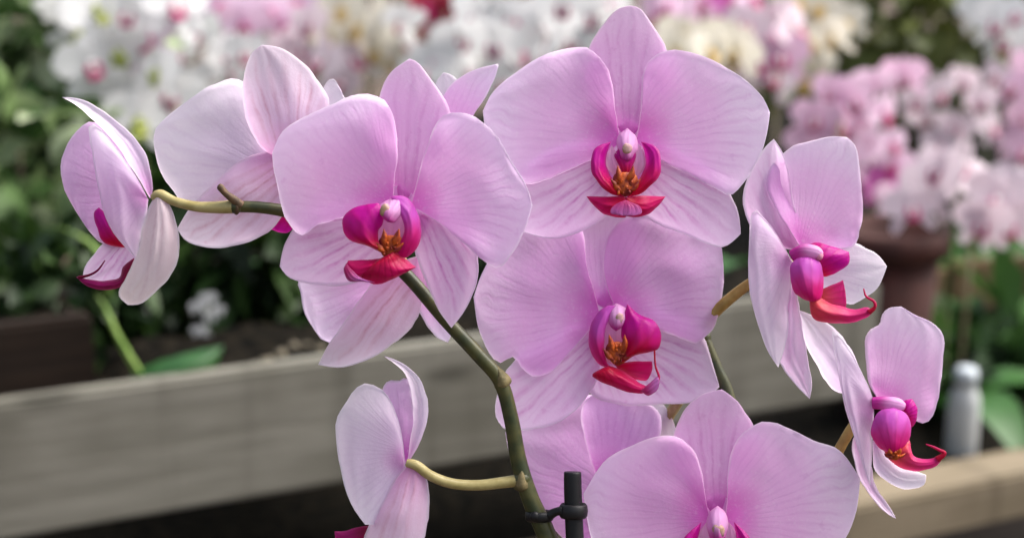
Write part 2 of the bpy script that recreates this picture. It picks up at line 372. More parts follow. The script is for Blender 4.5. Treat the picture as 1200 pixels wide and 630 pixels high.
petal(mb := MB(), M_sepal, (716, 430), [(690, 405), (690, 365)], (712, 335), [(742, 360), (744, 400)], Z=-42, z0=-7, z1=-4, wave=0); f.put('receptacle', mb)
# ---- bloom F: bottom centre, facing, cut by the lower edge
f = Flower(spike_r, 838, 605, -2, 'lowest bloom facing the viewer, its broad petals spread wide')
Z = f.Z
f.pet('sepal', M_sepal, (840, 606), [(822, 590), (798, 560), (788, 530), (790, 508), (803, 478), (822, 462)], (846, 456), [(866, 472), (882, 497), (886, 520), (876, 555), (856, 590)], z0=-6, z1=-14, cup=6, curl=-4, fan=.5)
f.pet('petal', M_petal, (832, 606), [(827, 585), (822, 553), (812, 525), (790, 511), (763, 512), (738, 523), (708, 540)], (684, 578), [(689, 612), (700, 650), (730, 676), (775, 672), (808, 648), (825, 622)], z0=3, z1=-6, cup=-3, curl=3, wave=4, bow=6, fan=.1)
f.pet('petal', M_petal, (850, 606), [(852, 585), (853, 553), (862, 517), (885, 497), (905, 494), (928, 503), (957, 517), (985, 528)], (1008, 560), [(1003, 600), (985, 640), (950, 672), (905, 676), (870, 652), (856, 622)], z0=3, z1=-6, cup=-3, curl=3, wave=4, bow=6, fan=.1)
f.pet('sepal', M_lower, (832, 625), [(800, 640), (760, 690), (748, 730)], (756, 752), [(785, 745), (815, 715), (834, 670)], z0=-8, z1=-16, cup=5, curl=-4, fan=.4)
f.pet('sepal', M_lower, (850, 625), [(846, 670), (868, 715), (896, 742)], (926, 746), [(930, 722), (918, 685), (885, 645)], z0=-8, z1=-16, cup=5, curl=-4, fan=.4)
mb = MB()
for s in (-1, 1):
    X = lambda x: 841 + s * (841 - x)
    petal(mb, M_lobe, (X(840), 676), [(X(822), 672), (X(808), 660), (X(800), 645), (X(803), 628)], (X(822), 611), [(X(820), 624), (X(818), 636), (X(823), 652), (X(834), 664)], Z=Z, z0=22, z1=14, cup=12, curl=2, twist=-8, fan=.25)
    petal(mb, M_innerpink, (X(832), 655), [(X(817), 636), (X(820), 622)], (X(828), 611), [(X(833), 624), (X(836), 640)], Z=Z, z0=12, z1=12, cup=-3, fan=.3)
    petal(mb, M_mid, (841, 676), [(X(828), 676), (X(812), 676)], (X(796), 677), [(X(806), 690), (X(822), 698), (841, 699)], Z=Z, z0=26, z1=16, cup=6, curl=-3, fan=.3)
callus(mb, 841, 657, Z + 22, 15, 18)
f.put('lip', mb)
mb = MB()
petal(mb, M_column, (841, 640), [(832, 630), (828, 615), (832, 600)], (841, 592), [(850, 600), (854, 615), (850, 630)], Z=Z, z0=20, z1=8, cup=16, curl=-2, fan=.3)
blob(mb, M_cap, 842, 621, Z + 26, 7.5, 8, 4, bump=.3)
f.put('column', mb)

petal(mb := MB(), M_sepal, (841, 665), [(808, 640), (815, 600)], (841, 575), [(868, 600), (874, 640)], Z=-2, z0=-8, z1=-5, wave=0); f.put('receptacle', mb)
# ---- bloom D: right, turned three quarters to the right
f = Flower(spike_r, 935, 310, -8, 'bloom turned to the right above its lower neighbour')
Z = f.Z
f.pet('sepal', M_lower, (934, 294), [(914, 290), (892, 284), (873, 250), (872, 222), (880, 200), (895, 175)], (907, 163), [(917, 179), (924, 200), (930, 235), (938, 270)], z0=-4, z1=4, cup=-12, curl=2, twist=-10, fan=.5)
f.pet('petal', M_petal, (938, 290), [(922, 265), (907, 240), (898, 216), (903, 196), (919, 179), (932, 170), (952, 165), (973, 160)], (992, 161), [(1003, 172), (1008, 200), (1012, 245), (1008, 270), (1001, 288), (985, 292), (960, 292)], z0=2, z1=-30, cup=-6, curl=2, wave=4, bow=4, fan=.1)
f.pet('sepal', M_white, (950, 308), [(975, 284), (1000, 284), (1026, 297)], (1039, 312), [(1029, 336), (1013, 349), (994, 357), (965, 340)], z0=-6, z1=-26, cup=5, curl=-3, fan=.4)
f.pet('sepal', M_lower, (930, 325), [(914, 365), (908, 410), (918, 432), (932, 450)], (949, 467), [(951, 448), (946, 415), (938, 370), (934, 345)], z0=-4, z1=4, cup=4, curl=-2, twist=5, fan=.5)
f.pet('petal', M_white, (929, 308), [(912, 278), (895, 256), (881, 246), (878, 285), (877, 325), (881, 352), (889, 382), (899, 410)], (912, 430), [(922, 396), (924, 365), (927, 340), (928, 320)], z0=6, z1=24, cup=8, curl=-3, twist=-8, wave=4, fan=.15)
mb = MB()
petal(mb, M_lobe, (955, 318), [(946, 300), (948, 287), (963, 285), (980, 290)], (995, 295), [(995, 308), (986, 316), (968, 325)], Z=Z, z0=10, z1=12, cup=10, curl=-2, fan=.3)
petal(mb, M_red, (958, 345), [(964, 338), (975, 333)], (988, 328), [(992, 350), (990, 362), (972, 366)], Z=Z, z0=16, z1=20, cup=2, fan=.3)
petal(mb, M_red, (948, 350), [(955, 346), (975, 356), (1000, 362), (1016, 360)], (1023, 364), [(1016, 372), (996, 378), (968, 379), (952, 371)], Z=Z, z0=24, z1=30, cup=10, curl=-4, fan=.3)
tube(mb, M_mid, [(1018, 366, Z + 32, 3.2), (1025, 360, Z + 33, 2.2), (1024, 353, Z + 32, 1.6), (1015, 347, Z + 30, 1.3), (1012, 338, Z + 28, .7)], n=8)
petal(mb, M_lilac, (952, 354), [(940, 350), (929, 338), (926, 315), (933, 303)], (947, 300), [(960, 306), (964, 320), (964, 342), (960, 352)], Z=Z, z0=26, z1=24, cup=18, curl=-2, fan=.25)
f.put('lip', mb)
mb = MB()
tube(mb, M_column, [(928, 300, Z + 14, 7), (942, 294, Z + 20, 8), (956, 296, Z + 22, 8), (963, 299, Z + 22, 4)], n=12)
blob(mb, M_innerpink, 960, 299, Z + 23, 5, 6, 6)
f.put('column', mb)
mb = MB(); tube(mb, M_pedbrown, [(930, 308, Z - 10, 6), (905, 318, Z - 22, 6.2), (876, 334, Z - 30, 6.5), (848, 356, Z - 34, 6.8), (826, 378, Z - 40, 7)]); f.put('pedicel', mb)

# ---- bloom E: lower right, turned to the right
f = Flower(spike_r, 1030, 480, -14, 'lower right bloom seen side on, its red lip pointing right')
Z = f.Z
f.pet('sepal', M_white, (1018, 462), [(979, 458), (958, 428), (944, 400)], (936, 363), [(955, 371), (975, 382), (992, 402), (1008, 432)], z0=-6, z1=-14, cup=5, curl=-3, twist=6, fan=.4)
f.pet('petal', M_petal, (1032, 474), [(1020, 450), (1016, 425), (1013, 398), (1020, 386), (1031, 380), (1033, 369), (1042, 361)], (1056, 359), [(1074, 370), (1093, 378), (1106, 393), (1105, 420), (1101, 458), (1094, 485), (1084, 496), (1066, 488), (1045, 478)], z0=-2, z1=-28, cup=-6, curl=2, wave=4, fan=.1)
f.pet('sepal', M_white, (1024, 512), [(1038, 530), (1053, 545), (1070, 551)], (1085, 556), [(1083, 567), (1070, 572), (1053, 571), (1036, 560), (1024, 545)], z0=-4, z1=-10, cup=6, curl=-2, fan=.4)
f.pet('sepal', M_lower, (1012, 500), [(1000, 513), (1000, 535), (1009, 564), (1023, 584), (1038, 600)], (1050, 607), [(1040, 590), (1026, 570), (1021, 545), (1018, 520)], z0=-2, z1=8, cup=3, curl=-1, twist=4, fan=.5)
f.pet('petal', M_white, (1024, 485), [(1022, 465), (1014, 445), (997, 412), (976, 386), (979, 420), (986, 455), (993, 485), (1004, 520), (1014, 552)], (1020, 568), [(1021, 540), (1022, 515), (1023, 500)], z0=6, z1=20, cup=6, curl=-3, twist=-6, wave=4, fan=.15)
mb = MB()
petal(mb, M_lobe, (1056, 485), [(1056, 474), (1061, 468)], (1069, 467), [(1075, 478), (1073, 494), (1066, 500)], Z=Z, z0=8, z1=8, cup=8, curl=-2, fan=.3)
petal(mb, M_red, (1035, 525), [(1050, 522), (1064, 514), (1070, 532), (1086, 537)], (1107, 531), [(1099, 544), (1086, 550), (1070, 552), (1053, 547), (1040, 536)], Z=Z, z0=20, z1=28, cup=8, curl=-4, fan=.3)
tube(mb, M_mid, [(1098, 538, Z + 28, 4), (1107, 531, Z + 30, 2.4), (1101, 527, Z + 29, 1.8), (1093, 523, Z + 27, 1.3), (1085, 520, Z + 25, .6)], n=8)
petal(mb, M_lilac, (1048, 532), [(1030, 525), (1021, 510), (1023, 492), (1033, 480)], (1048, 477), [(1062, 484), (1067, 500), (1064, 518), (1057, 528)], Z=Z, z0=24, z1=22, cup=18, curl=-2, fan=.25)
callus(mb, 1049, 532, Z + 26, 11, 7)
f.put('lip', mb)
mb = MB()
tube(mb, M_column, [(1023, 472, Z + 8, 7), (1038, 472, Z + 14, 8), (1052, 474, Z + 16, 8), (1060, 476, Z + 16, 4)], n=12)
f.put('column', mb)
mb = MB(); tube(mb, M_pedbrown, [(1018, 478, Z - 8, 6), (1003, 494, Z - 20, 6), (988, 518, Z - 24, 6.3), (970, 552, Z - 30, 6.5), (945, 600, Z - 40, 7), (905, 660, Z - 55, 7)]); f.put('pedicel', mb)

# ---- bloom G: seen from behind between C and F
f = Flower(spike_r, 715, 560, -95, 'half hidden bloom behind the lower middle ones')
Z = f.Z
f.pet('petal', M_petaldeep, (735, 590), [(738, 540), (730, 490), (700, 462), (655, 474), (618, 492)], (592, 506), [(597, 530), (608, 560), (630, 592), (655, 626), (695, 650), (725, 630)], z0=0, z1=-8, cup=-4, curl=2, wave=4, fan=.1)
f.pet('petal', M_white, (722, 580), [(735, 540), (750, 500), (760, 472)], (778, 474), [(790, 495), (796, 530), (780, 570), (745, 590)], z0=-6, z1=-14, cup=4, wave=4, fan=.1)
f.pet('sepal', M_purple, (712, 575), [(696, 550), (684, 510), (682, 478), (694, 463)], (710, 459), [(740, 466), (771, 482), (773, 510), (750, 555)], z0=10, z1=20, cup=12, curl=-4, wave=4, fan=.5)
f.pet('sepal', M_lower, (708, 590), [(680, 610), (650, 660)], (655, 700), [(690, 700), (712, 650)], z0=-4, z1=-10, cup=5, fan=.4)
mb = MB(); tube(mb, M_pedicel, [(722, 580, Z - 10, 6), (760, 530, Z - 24, 6), (782, 490, Z - 20, 7), (796, 468, Z - 10, 7)]); f.put('pedicel', mb)

# ---- bloom H: behind and below A
f = Flower(spike_l, 470, 335, -30, 'bloom hanging behind the large left one, tips pointing down')
Z = f.Z
f.pet('petal', M_petal, (470, 320), [(430, 310), (390, 310), (352, 325), (352, 345), (360, 372)], (376, 397), [(393, 403), (410, 400), (440, 370), (465, 340)], z0=0, z1=-10, cup=4, curl=-2, wave=4, fan=.12)
f.pet('sepal', M_back, (490, 300), [(450, 315), (425, 346), (402, 380), (386, 402)], (373, 427), [(400, 430), (430, 421), (456, 406), (480, 385), (493, 360), (498, 330)], z0=8, z1=14, cup=8, curl=-3, fan=.5)
f.pet('petal', M_petal, (490, 310), [(484, 345), (497, 375), (511, 394)], (525, 401), [(530, 385), (530, 345), (520, 280)], z0=-4, z1=-10, cup=4, fan=.3)
f.pet('sepal', M_back, (492, 300), [(478, 285), (470, 262)], (480, 230), [(496, 250), (502, 275)], z0=0, z1=-10, cup=4, fan=.5)
# ---- bloom I: only tips show behind A, top right
f = Flower(spike_l, 535, 180, -45, 'bloom almost wholly hidden behind the large left one, its pink tip pointing up right')
f.pet('sepal', M_petal, (520, 185), [(510, 150), (512, 125), (528, 100), (552, 83)], (584, 75), [(580, 92), (568, 115), (555, 136), (538, 165)], z0=0, z1=10, cup=6, curl=-2, fan=.5)
f.pet('petal', M_white, (520, 185), [(500, 150), (505, 115), (512, 95)], (520, 85), [(534, 92), (545, 115), (540, 150)], z0=-10, z1=-14, cup=4, fan=.2)
f.pet('petal', M_petal, (525, 190), [(545, 180), (575, 182)], (596, 200), [(580, 225), (550, 225)], z0=-8, z1=-12, cup=4, fan=.2)
mb = MB(); tube(mb, M_pedicel, [(523, 190, -50, 6), (500, 235, -40, 6), (470, 280, -15, 6), (474, 318, 14, 6)]); f.put('pedicel', mb)

# ---- bloom J: second from left, seen from behind
f = Flower(spike_l, 335, 195, 2, 'bloom seen from behind left of the large one, back sepals streaked')
Z = f.Z
f.pet('petal', M_white, (318, 205), [(312, 160), (300, 115), (283, 94), (262, 94), (235, 107), (203, 130), (183, 150)], (180, 168), [(188, 200), (206, 227), (218, 243), (240, 245), (275, 228)], z0=0, z1=-6, cup=-5, curl=2, wave=5, twist=6, fan=.12)
f.pet('petal', M_white, (348, 190), [(365, 140), (378, 105), (390, 92)], (402, 112), [(420, 150), (415, 190), (385, 210)], z0=-6, z1=-14, cup=-4, wave=4, fan=.12)
f.pet('sepal', M_back, (335, 190), [(312, 178), (294, 152), (286, 125), (285, 95), (294, 65)], (307, 53), [(330, 57), (350, 70), (370, 92), (385, 120), (375, 160), (355, 185)], z0=8, z1=12, cup=16, curl=-4, wave=4, fan=.5)
f.pet('sepal', M_back, (336, 190), [(318, 178), (292, 184), (263, 202), (240, 225), (222, 245)], (208, 268), [(218, 282), (238, 289), (264, 290), (297, 281), (322, 264), (345, 225)], z0=10, z1=10, cup=14, curl=-4, wave=4, fan=.5)
mb = MB()
petal(mb, M_lobe, (340, 240), [(320, 255), (308, 264)], (326, 272), [(340, 272), (352, 255)], Z=Z, z0=-10, z1=-14, cup=4)
f.put('lip', mb)
mb = MB(); tube(mb, M_pedicel, [(335, 190, Z + 12, 6), (348, 215, Z + 22, 6), (362, 245, Z + 30, 6)]); f.put('pedicel', mb)

# ---- bloom K: far left, seen from the side, at the tip of the stem
f = Flower(spike_l, 172, 232, 30, 'outermost left bloom at the stem tip, seen side on and half cupped')
Z = f.Z
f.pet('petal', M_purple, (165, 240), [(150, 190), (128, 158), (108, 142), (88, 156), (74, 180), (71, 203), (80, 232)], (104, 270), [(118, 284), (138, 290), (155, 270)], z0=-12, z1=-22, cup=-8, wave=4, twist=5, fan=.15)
f.pet('sepal', M_lower, (155, 270), [(135, 272), (118, 288), (100, 312)], (97, 328), [(125, 335), (150, 325), (160, 300)], z0=-14, z1=-18, cup=4, fan=.4)
f.pet('sepal', M_white, (176, 232), [(162, 208), (135, 168), (110, 140), (88, 122)], (73, 114), [(92, 116), (112, 124), (143, 146), (167, 173), (177, 202), (179, 222)], z0=-2, z1=-8, cup=8, curl=0, twist=10, fan=.5, wave=1.5)
mb = MB()
petal(mb, M_lobe, (143, 290), [(122, 284), (113, 265), (110, 250)], (116, 243), [(128, 255), (142, 275), (150, 288)], Z=Z, z0=-6, z1=-4, cup=6, fan=.3)
petal(mb, M_dark, (157, 302), [(144, 312), (138, 326), (115, 328)], (89, 324), [(105, 337), (133, 339), (146, 332), (157, 316)], Z=Z, z0=-6, z1=-8, cup=8, curl=-2, fan=.3)
tube(mb, M_dark, [(92, 325, Z - 6, 2), (105, 322, Z - 4, 1.5), (115, 316, Z - 2, 1.3), (123, 305, Z, .7)], n=8)
f.put('lip', mb)
f.pet('petal', M_white, (174, 234), [(158, 205), (135, 172), (116, 150), (104, 146), (107, 172), (113, 208), (121, 247), (134, 274)], (160, 303), [(166, 275), (171, 252)], z0=6, z1=8, cup=12, curl=-3, twist=-8, wave=4, fan=.15)
f.pet('sepal', M_cream, (183, 229), [(172, 250), (160, 300), (146, 328), (139, 345)], (150, 357), [(168, 354), (190, 333), (206, 311), (210, 280), (203, 250), (193, 233)], z0=12, z1=8, cup=18, curl=-6, wave=4, fan=.5)
mb = MB(); tube(mb, M_pedicel, [(180, 232, Z + 6, 5), (188, 228, Z + 10, 6), (205, 236, Z + 12, 5.5), (230, 242, Z + 14, 6), (255, 243, Z + 15, 7), (276, 242, Z + 15, 8)]); f.put('pedicel', mb)

# ---- bloom L: lower left, seen from behind
f = Flower(spike_l, 476, 543, 10, 'lower left bloom seen from behind on a yellow green stalk')
Z = f.Z
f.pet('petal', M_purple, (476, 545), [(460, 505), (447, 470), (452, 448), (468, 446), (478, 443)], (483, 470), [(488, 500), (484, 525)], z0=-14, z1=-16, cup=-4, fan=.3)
f.pet('sepal', M_white, (478, 542), [(480, 520), (484, 495), (484, 470), (476, 440), (462, 425)], (450, 417), [(470, 425), (490, 442), (500, 465), (500, 490), (493, 514)], z0=0, z1=-16, cup=8, twist=8, fan=.5, wave=2)
f.pet('petal', M_white, (474, 543), [(472, 520), (464, 484), (452, 460), (436, 450), (422, 451), (410, 465), (395, 490), (395, 520), (402, 562), (413, 592)], (428, 614), [(448, 612), (468, 590), (476, 562)], z0=2, z1=6, cup=12, curl=-4, wave=5, fan=.15)
f.pet('sepal', M_back, (480, 541), [(462, 562), (443, 597), (426, 632)], (430, 680), [(470, 682), (490, 650), (500, 615), (503, 585), (500, 560), (488, 545)], z0=8, z1=8, cup=16, curl=-5, wave=4, fan=.5)
mb = MB()
petal(mb, M_dark, (440, 615), [(422, 616), (406, 621)], (392, 622), [(396, 640), (415, 655), (440, 650)], Z=Z, z0=-4, z1=-8, cup=6, fan=.3)
f.put('lip', mb)
mb = MB(); tube(mb, M_pedicel, [(477, 542, Z + 10, 5), (488, 545, Z + 12, 6), (505, 557, Z + 8, 6), (530, 566, Z + 2, 6.1), (560, 568, Z - 4, 6.3), (588, 565, Z - 8, 6.8), (610, 562, Z - 10, 7.5)]); f.put('pedicel', mb)

# ---- stems of both plants
def put_root(root, name, mb):
    me = mb.mesh(name); me.transform(Matrix.Translation(-root.location)); return link(name, me, root)
mb = MB()
tube(mb, M_stem, [(276, 242, 45, 6.8), (305, 243, 42, 6.8), (340, 249, 36, 7.2), (400, 268, 26, 7.5), (450, 300, 18, 7.6), (480, 326, 16, 7.8), (520, 372, 14, 8.2), (560, 415, 12, 8.5), (586, 446, 8, 8.6), (599, 490, 4, 8.8), (608, 540, 0, 9.6), (622, 585, -2, 10.5), (640, 625, -4, 11.5), (662, 690, -6, 12), (680, 760, -8, 13)], n=16)
for x, y, z, a in ((276, 242, 46, 8.6), (586, 446, 8, 8.7), (612, 562, 0, 11.2)): blob(mb, M_stem, x, y, z, a, a, a)
put_root(spike_l, 'stem', mb)
M_bract = simple('bract_papery', (.07, .06, .02), (.18, .14, .06), 220, .7, .5)
for bx_, by_, bz_, an in ((588, 446, 14, -.45), (612, 566, 8, -.15), (438, 291, 26, -1.0)):
    mb = MB(); ca_, sa_ = math.cos(an), math.sin(an); q = lambda x, y: (bx_ + x * ca_ - y * sa_, by_ + x * sa_ + y * ca_)
    petal(mb, M_bract, q(0, 10), [q(-10, 6), q(-9, -4)], q(2, -20), [q(9, -4), q(10, 6)], Z=bz_, z0=-2, z1=-1, cup=6, curl=-5, wave=1, fan=.5, N=14, M=11); put_root(spike_l, 'bract', mb)
mb = MB(); tube(mb, M_node, [(282, 241, 48, 6), (274, 234, 52, 5), (265, 227, 54, 4), (258, 219, 55, 4.2), (256, 217, 55, 2)], n=10)
blob(mb, M_node, 277, 242, 46, 5, 10, 9); put_root(spike_l, 'bud_stub', mb)
mb = MB()
tube(mb, M_stem, [(742, 205, -40, 6), (765, 270, -60, 7), (795, 335, -64, 7.6), (822, 392, -62, 8), (838, 430, -60, 8.2), (852, 462, -58, 8.6), (868, 530, -50, 9.4), (880, 610, -46, 10), (890, 700, -42, 11), (895, 760, -42, 12)], n=16)
for x, y, z in ((795, 335, -64), (824, 396, -62)): blob(mb, M_stem, x, y, z, 9.5, 10, 9.5)
put_root(spike_r, 'stem', mb)

# ---- black stake and clip
root = link('plant_stake', None); root.location = near(677, 760, 8)
tag(root, 'short black plastic plant stake standing beside the main orchid stem', 'plant stake')
mb = MB(); tube(mb, M_black, [(671, 553.5, 8, 9), (671, 555, 8, 10.2), (671.5, 580, 8, 10.5), (674, 640, 8, 10.8), (680, 770, 8, 12)], n=20, sub=5); put_root(root, 'rod', mb)
root = link('stem_clip', None); root.location = near(650, 603, 6)
tag(root, 'black plastic clip holding the orchid stem against the stake', 'plant clip')
mb = MB()
def ring(cx, cy, cz, r, w, yaw=0):
    n, k = 28, 8; vs, fs = [], []
    for i in range(n):
        a = 2 * math.pi * i / n
        for j in range(k):
            b = 2 * math.pi * j / k; rr = r + 2.6 * math.cos(b)
            vs.append(near(cx + rr * math.cos(a), cy + w * math.sin(b) + 2 * math.sin(a), cz + rr * math.sin(a)))
    for i in range(n):
        for j in range(k): fs.append((i * k + j, i * k + (j + 1) % k, ((i + 1) % n) * k + (j + 1) % k, ((i + 1) % n) * k + j))
    mb.add(vs, fs, M_black)
ring(672, 598, 8, 14.5, 8.5); ring(632, 604, -3, 14.5, 6)
tube(mb, M_black, [(644, 603, 6, 6), (652, 599, 10, 5), (660, 598, 14, 6)], n=10)
put_root(root, 'clip_body', mb)
mb = MB(); blob(mb, M_black, 627, 605, 10, 6.5, 6.5, 5); put_root(root, 'clip_button', mb)

# ================================================================== surroundings
t = NT('ground_concrete'); n = t.noise(t.obj(), 3, 5)
M_ground = t.finish(t.mix(n, (.05, .034, .024), (.09, .062, .042)), .9)
me = bpy.data.meshes.new('ground'); me.from_pydata([(-60, -40, 0), (60, -40, 0), (60, 120, 0), (-60, 120, 0)], [], [(0, 1, 2, 3)]); me.materials.append(M_ground)
structure(link('ground', me))

def wood_mat(name, a, b, c):
    t = NT(name); o = t.obj()
    mp = t.n('ShaderNodeMapping'); mp.inputs['Scale'].default_value = (1.2, 14, 14); t.t.links.new(o, mp.inputs[0])
    g = t.noise(mp.outputs[0], 6, 6, .6); big = t.noise(o, 5, 3)
    col = t.mix(t.smooth(g, .35, .65), a, b); col = t.mix(t.math('MULTIPLY', t.smooth(big, .45, .7), .6), col, c)
    m2 = t.n('ShaderNodeMapping'); m2.inputs['Scale'].default_value = (9, .6, .6); t.t.links.new(o, m2.inputs[0])
    st = t.noise(m2.outputs[0], 1.6, 4, .6)                      # water stains run down the board
    col = t.mix(t.math('MULTIPLY', t.smooth(st, .52, .68), .5), col, tuple(k * .55 for k in c))
    kv = t.n('ShaderNodeTexVoronoi'); m3 = t.n('ShaderNodeMapping'); m3.inputs['Scale'].default_value = (3.2, 9, 9); t.t.links.new(o, m3.inputs[0]); t.t.links.new(m3.outputs[0], kv.inputs['Vector']); kv.inputs['Scale'].default_value = 1.3
    col = t.mix(t.math('MULTIPLY', t.math('SUBTRACT', 1, t.smooth(kv.outputs['Distance'], .05, .16)), .7), col, tuple(k * .4 for k in c))
    return t.finish(col, .8, 0, t.bump(g, .5, .003), spec=.2)
M_plank = wood_mat('weathered_grey_wood', (.152, .146, .119), (.20, .192, .16), (.092, .086, .066))
M_rail = wood_mat('tan_wood', (.16, .13, .085), (.215, .175, .12), (.12, .095, .062))
M_brownbox = wood_mat('dark_brown_wood', (.014, .008, .005), (.024, .014, .008), (.010, .006, .004))
DIRX = Vector((math.sin(R(65)), math.cos(R(65)), 0)); DIRY = Vector((-DIRX.y, DIRX.x, 0))
def board(name, m, org, x0, x1, y0, y1, z0, z1, bev=.004, parent=None):
    bm = bmesh.new(); bmesh.ops.create_cube(bm, size=1)
    bmesh.ops.scale(bm, vec=(x1 - x0, y1 - y0, z1 - z0), verts=bm.verts)
    bmesh.ops.translate(bm, vec=((x0 + x1) / 2, (y0 + y1) / 2, (z0 + z1) / 2), verts=bm.verts)
    bmesh.ops.bevel(bm, geom=bm.edges[:], offset=bev, segments=2, affect='EDGES')
    me = bpy.data.meshes.new(name); bm.to_mesh(me); bm.free(); me.materials.append(m)
    o = link(name, me, parent)
    if parent is None: o.location = org; o.rotation_euler.z = math.atan2(DIRX.y, DIRX.x)
    return o
Q = at(600, 391, 1.60)
plank = board('plank', M_plank, Q, -1.6, .425, 0, .021, -.121, 0)
tag(plank, 'weathered grey plank edging the plant bed behind the orchids', 'plank')
# lower rail, its top seen at the right
def on_line(px, py, drop_from=Q, off=0.0):
    # meet of the sight line with the vertical plane of the bench front
    d = FWD + (px - 600) / FPX * RIGHT + (315 - py) / FPX * UP
    nrm = DIRY; k = (drop_from + nrm * off - CAM).dot(nrm) / d.dot(nrm); return CAM + d * k
rp = on_line(1170, 560)
rail = board('rail', M_rail, Vector((Q.x, Q.y, rp.z)), -1.6, 2.2, .0, .07, -.055, 0)
tag(rail, 'tan wooden rail low at the right edge, lighter than the grey plank', 'rail')

M_soil = simple('soil_bark', (.002, .002, .0016), (.011, .009, .006), 60, .95, .8, .01, spec=.05)
def sheet(name, m, x0, x1, y0, y1, z, rough=.0):
    bm = bmesh.new(); nx, ny = 60, 24
    vs = [[bm.verts.new((x0 + (x1 - x0) * i / nx, y0 + (y1 - y0) * j / ny, noise.noise((i * .7, j * .7, 3)) * rough)) for j in range(ny + 1)] for i in range(nx + 1)]
    for i in range(nx):
        for j in range(ny): bm.faces.new((vs[i][j], vs[i + 1][j], vs[i + 1][j + 1], vs[i][j + 1]))
    me = bpy.data.meshes.new(name); bm.to_mesh(me); bm.free(); me.materials.append(m)
    for p in me.polygons: p.use_smooth = True
    o = link(name, me); o.location = (Q.x, Q.y, z); o.rotation_euler.z = math.atan2(DIRX.y, DIRX.x); return structure(o)
BED = Q.z - .03; LOW = rp.z - .02
sheet('soil_bed', M_soil, -1.6, .42, .029, .22, BED, .012)
sheet('bench_floor', M_soil, -2.2, 2.6, .075, 2.6, LOW, .008)

def to_bench(p, z): return Vector((p.x, p.y, z))

# ---- leaf and flower meshes for the plants behind
def leaf_material(name, cols, trans=.25, rough=.45):
    t = NT(name); a = t.n('ShaderNodeAttribute', attribute_name='tone'); r = t.n('ShaderNodeValToRGB')
    r.color_ramp.interpolation = 'LINEAR'
    while len(r.color_ramp.elements) < len(cols): r.color_ramp.elements.new(.5)
    for i, c in enumerate(cols): r.color_ramp.elements[i].position = i / max(1, len(cols) - 1); r.color_ramp.elements[i].color = (*c, 1)
    t.t.links.new(a.outputs['Fac'], r.inputs[0]); n = t.noise(t.obj(), 30, 3)
    c = t.mix(t.math('MULTIPLY', n, .5), r.outputs[0], tuple(x * .6 for x in cols[0]))
    return t.finish(c, rough, trans, spec=.25)
LEAF_DARK = leaf_material('leaf_dark', [(.006, .016, .004), (.016, .04, .009), (.04, .08, .015)])
LEAF_VAR = leaf_material('leaf_variegated', [(.012, .03, .006), (.06, .13, .03), (.30, .40, .17), (.56, .64, .42)])
LEAF_GREEN = leaf_material('leaf_fresh_green', [(.008, .022, .005), (.035, .08, .018), (.11, .19, .05)])
LEAF_OLIVE = leaf_material('leaf_olive', [(.05, .065, .012), (.11, .13, .03), (.20, .22, .07)])
LEAF_STRAP = leaf_material('leaf_strap', [(.03, .10, .02), (.05, .15, .03)])
M_bark = simple('bark_brown', (.04, .03, .02), (.10, .07, .045), 40, .9)
def leaves_mesh(name, m, n, rx, ry, rz, size, seed, droop=.3):
    rnd = random.Random(seed); vs, fs, tone = [], [], []
    for i in range(n):
        while True:
            p = Vector((rnd.uniform(-1, 1), rnd.uniform(-1, 1), rnd.uniform(-1, 1)))
            if p.length < 1 and noise.noise(p * 2.3 + Vector((seed, 0, 0))) > -.22: break
        c = Vector((p.x * rx, p.y * ry, p.z * rz + rz)); s = size * rnd.uniform(.6, 1.35)
        d = (Vector((p.x, p.y, p.z * .6 - droop)) + Vector((rnd.gauss(0, .6), rnd.gauss(0, .6), rnd.gauss(0, .5)))).normalized()
        w = d.cross(Vector((rnd.gauss(0, 1), rnd.gauss(0, 1), rnd.gauss(0, 1) + 1))).normalized(); nn = w.cross(d)
        k = len(vs); tn = rnd.random()
        prof = [(0, .06), (.25, .8), (.55, 1), (.85, .5), (1, .04)]
        for a, b in prof:
            bend = -nn * s * .25 * a * a
            for q in (-1, 0, 1): vs.append(c + d * s * a + w * s * .28 * b * q + bend + nn * s * .06 * abs(q) * b); tone.append(tn)
        for a in range(4):
            for q in range(2):
                b0 = k + a * 3 + q; fs.append((b0, b0 + 1, b0 + 4, b0 + 3))
    me = bpy.data.meshes.new(name); me.from_pydata(vs, [], fs); me.materials.append(m)
    at_ = me.attributes.new('tone', 'FLOAT', 'POINT'); at_.data.foreach_set('value', tone)
    for p in me.polygons: p.use_smooth = True
    return me
def shrub(name, m, p, base_z, rx, ry, rz, n, size, seed, label, cat='shrub', group=None):
    """p is the middle of the crown"""
    root = link(name, None); root.location = (p.x, p.y, base_z); tag(root, label, cat, group)
    o = link('foliage', leaves_mesh('foliage', m, n, rx, ry, rz, size, seed), root); o.location = (0, 0, p.z - base_z - rz)
    mb = MB(); rnd = random.Random(seed)
    top = p.z - base_z
    for k in range(7):
        a = rnd.uniform(0, 6.28); e = Vector((math.cos(a) * rx * .7, math.sin(a) * ry * .7, top + rz * rnd.uniform(-.3, .7)))
        tube(mb, M_bark, [(0, 0, 0, .006), (e.x * .3, e.y * .3, e.z * .5, .005), (e.x, e.y, e.z, .002)], n=6, place=lambda x, y, z: Vector((x, y, z)), sub=4, scale=1)
    link('stem', mb.mesh('stem'), root)
    return root
plain = lambda x, y, z: Vector((x, y, z))

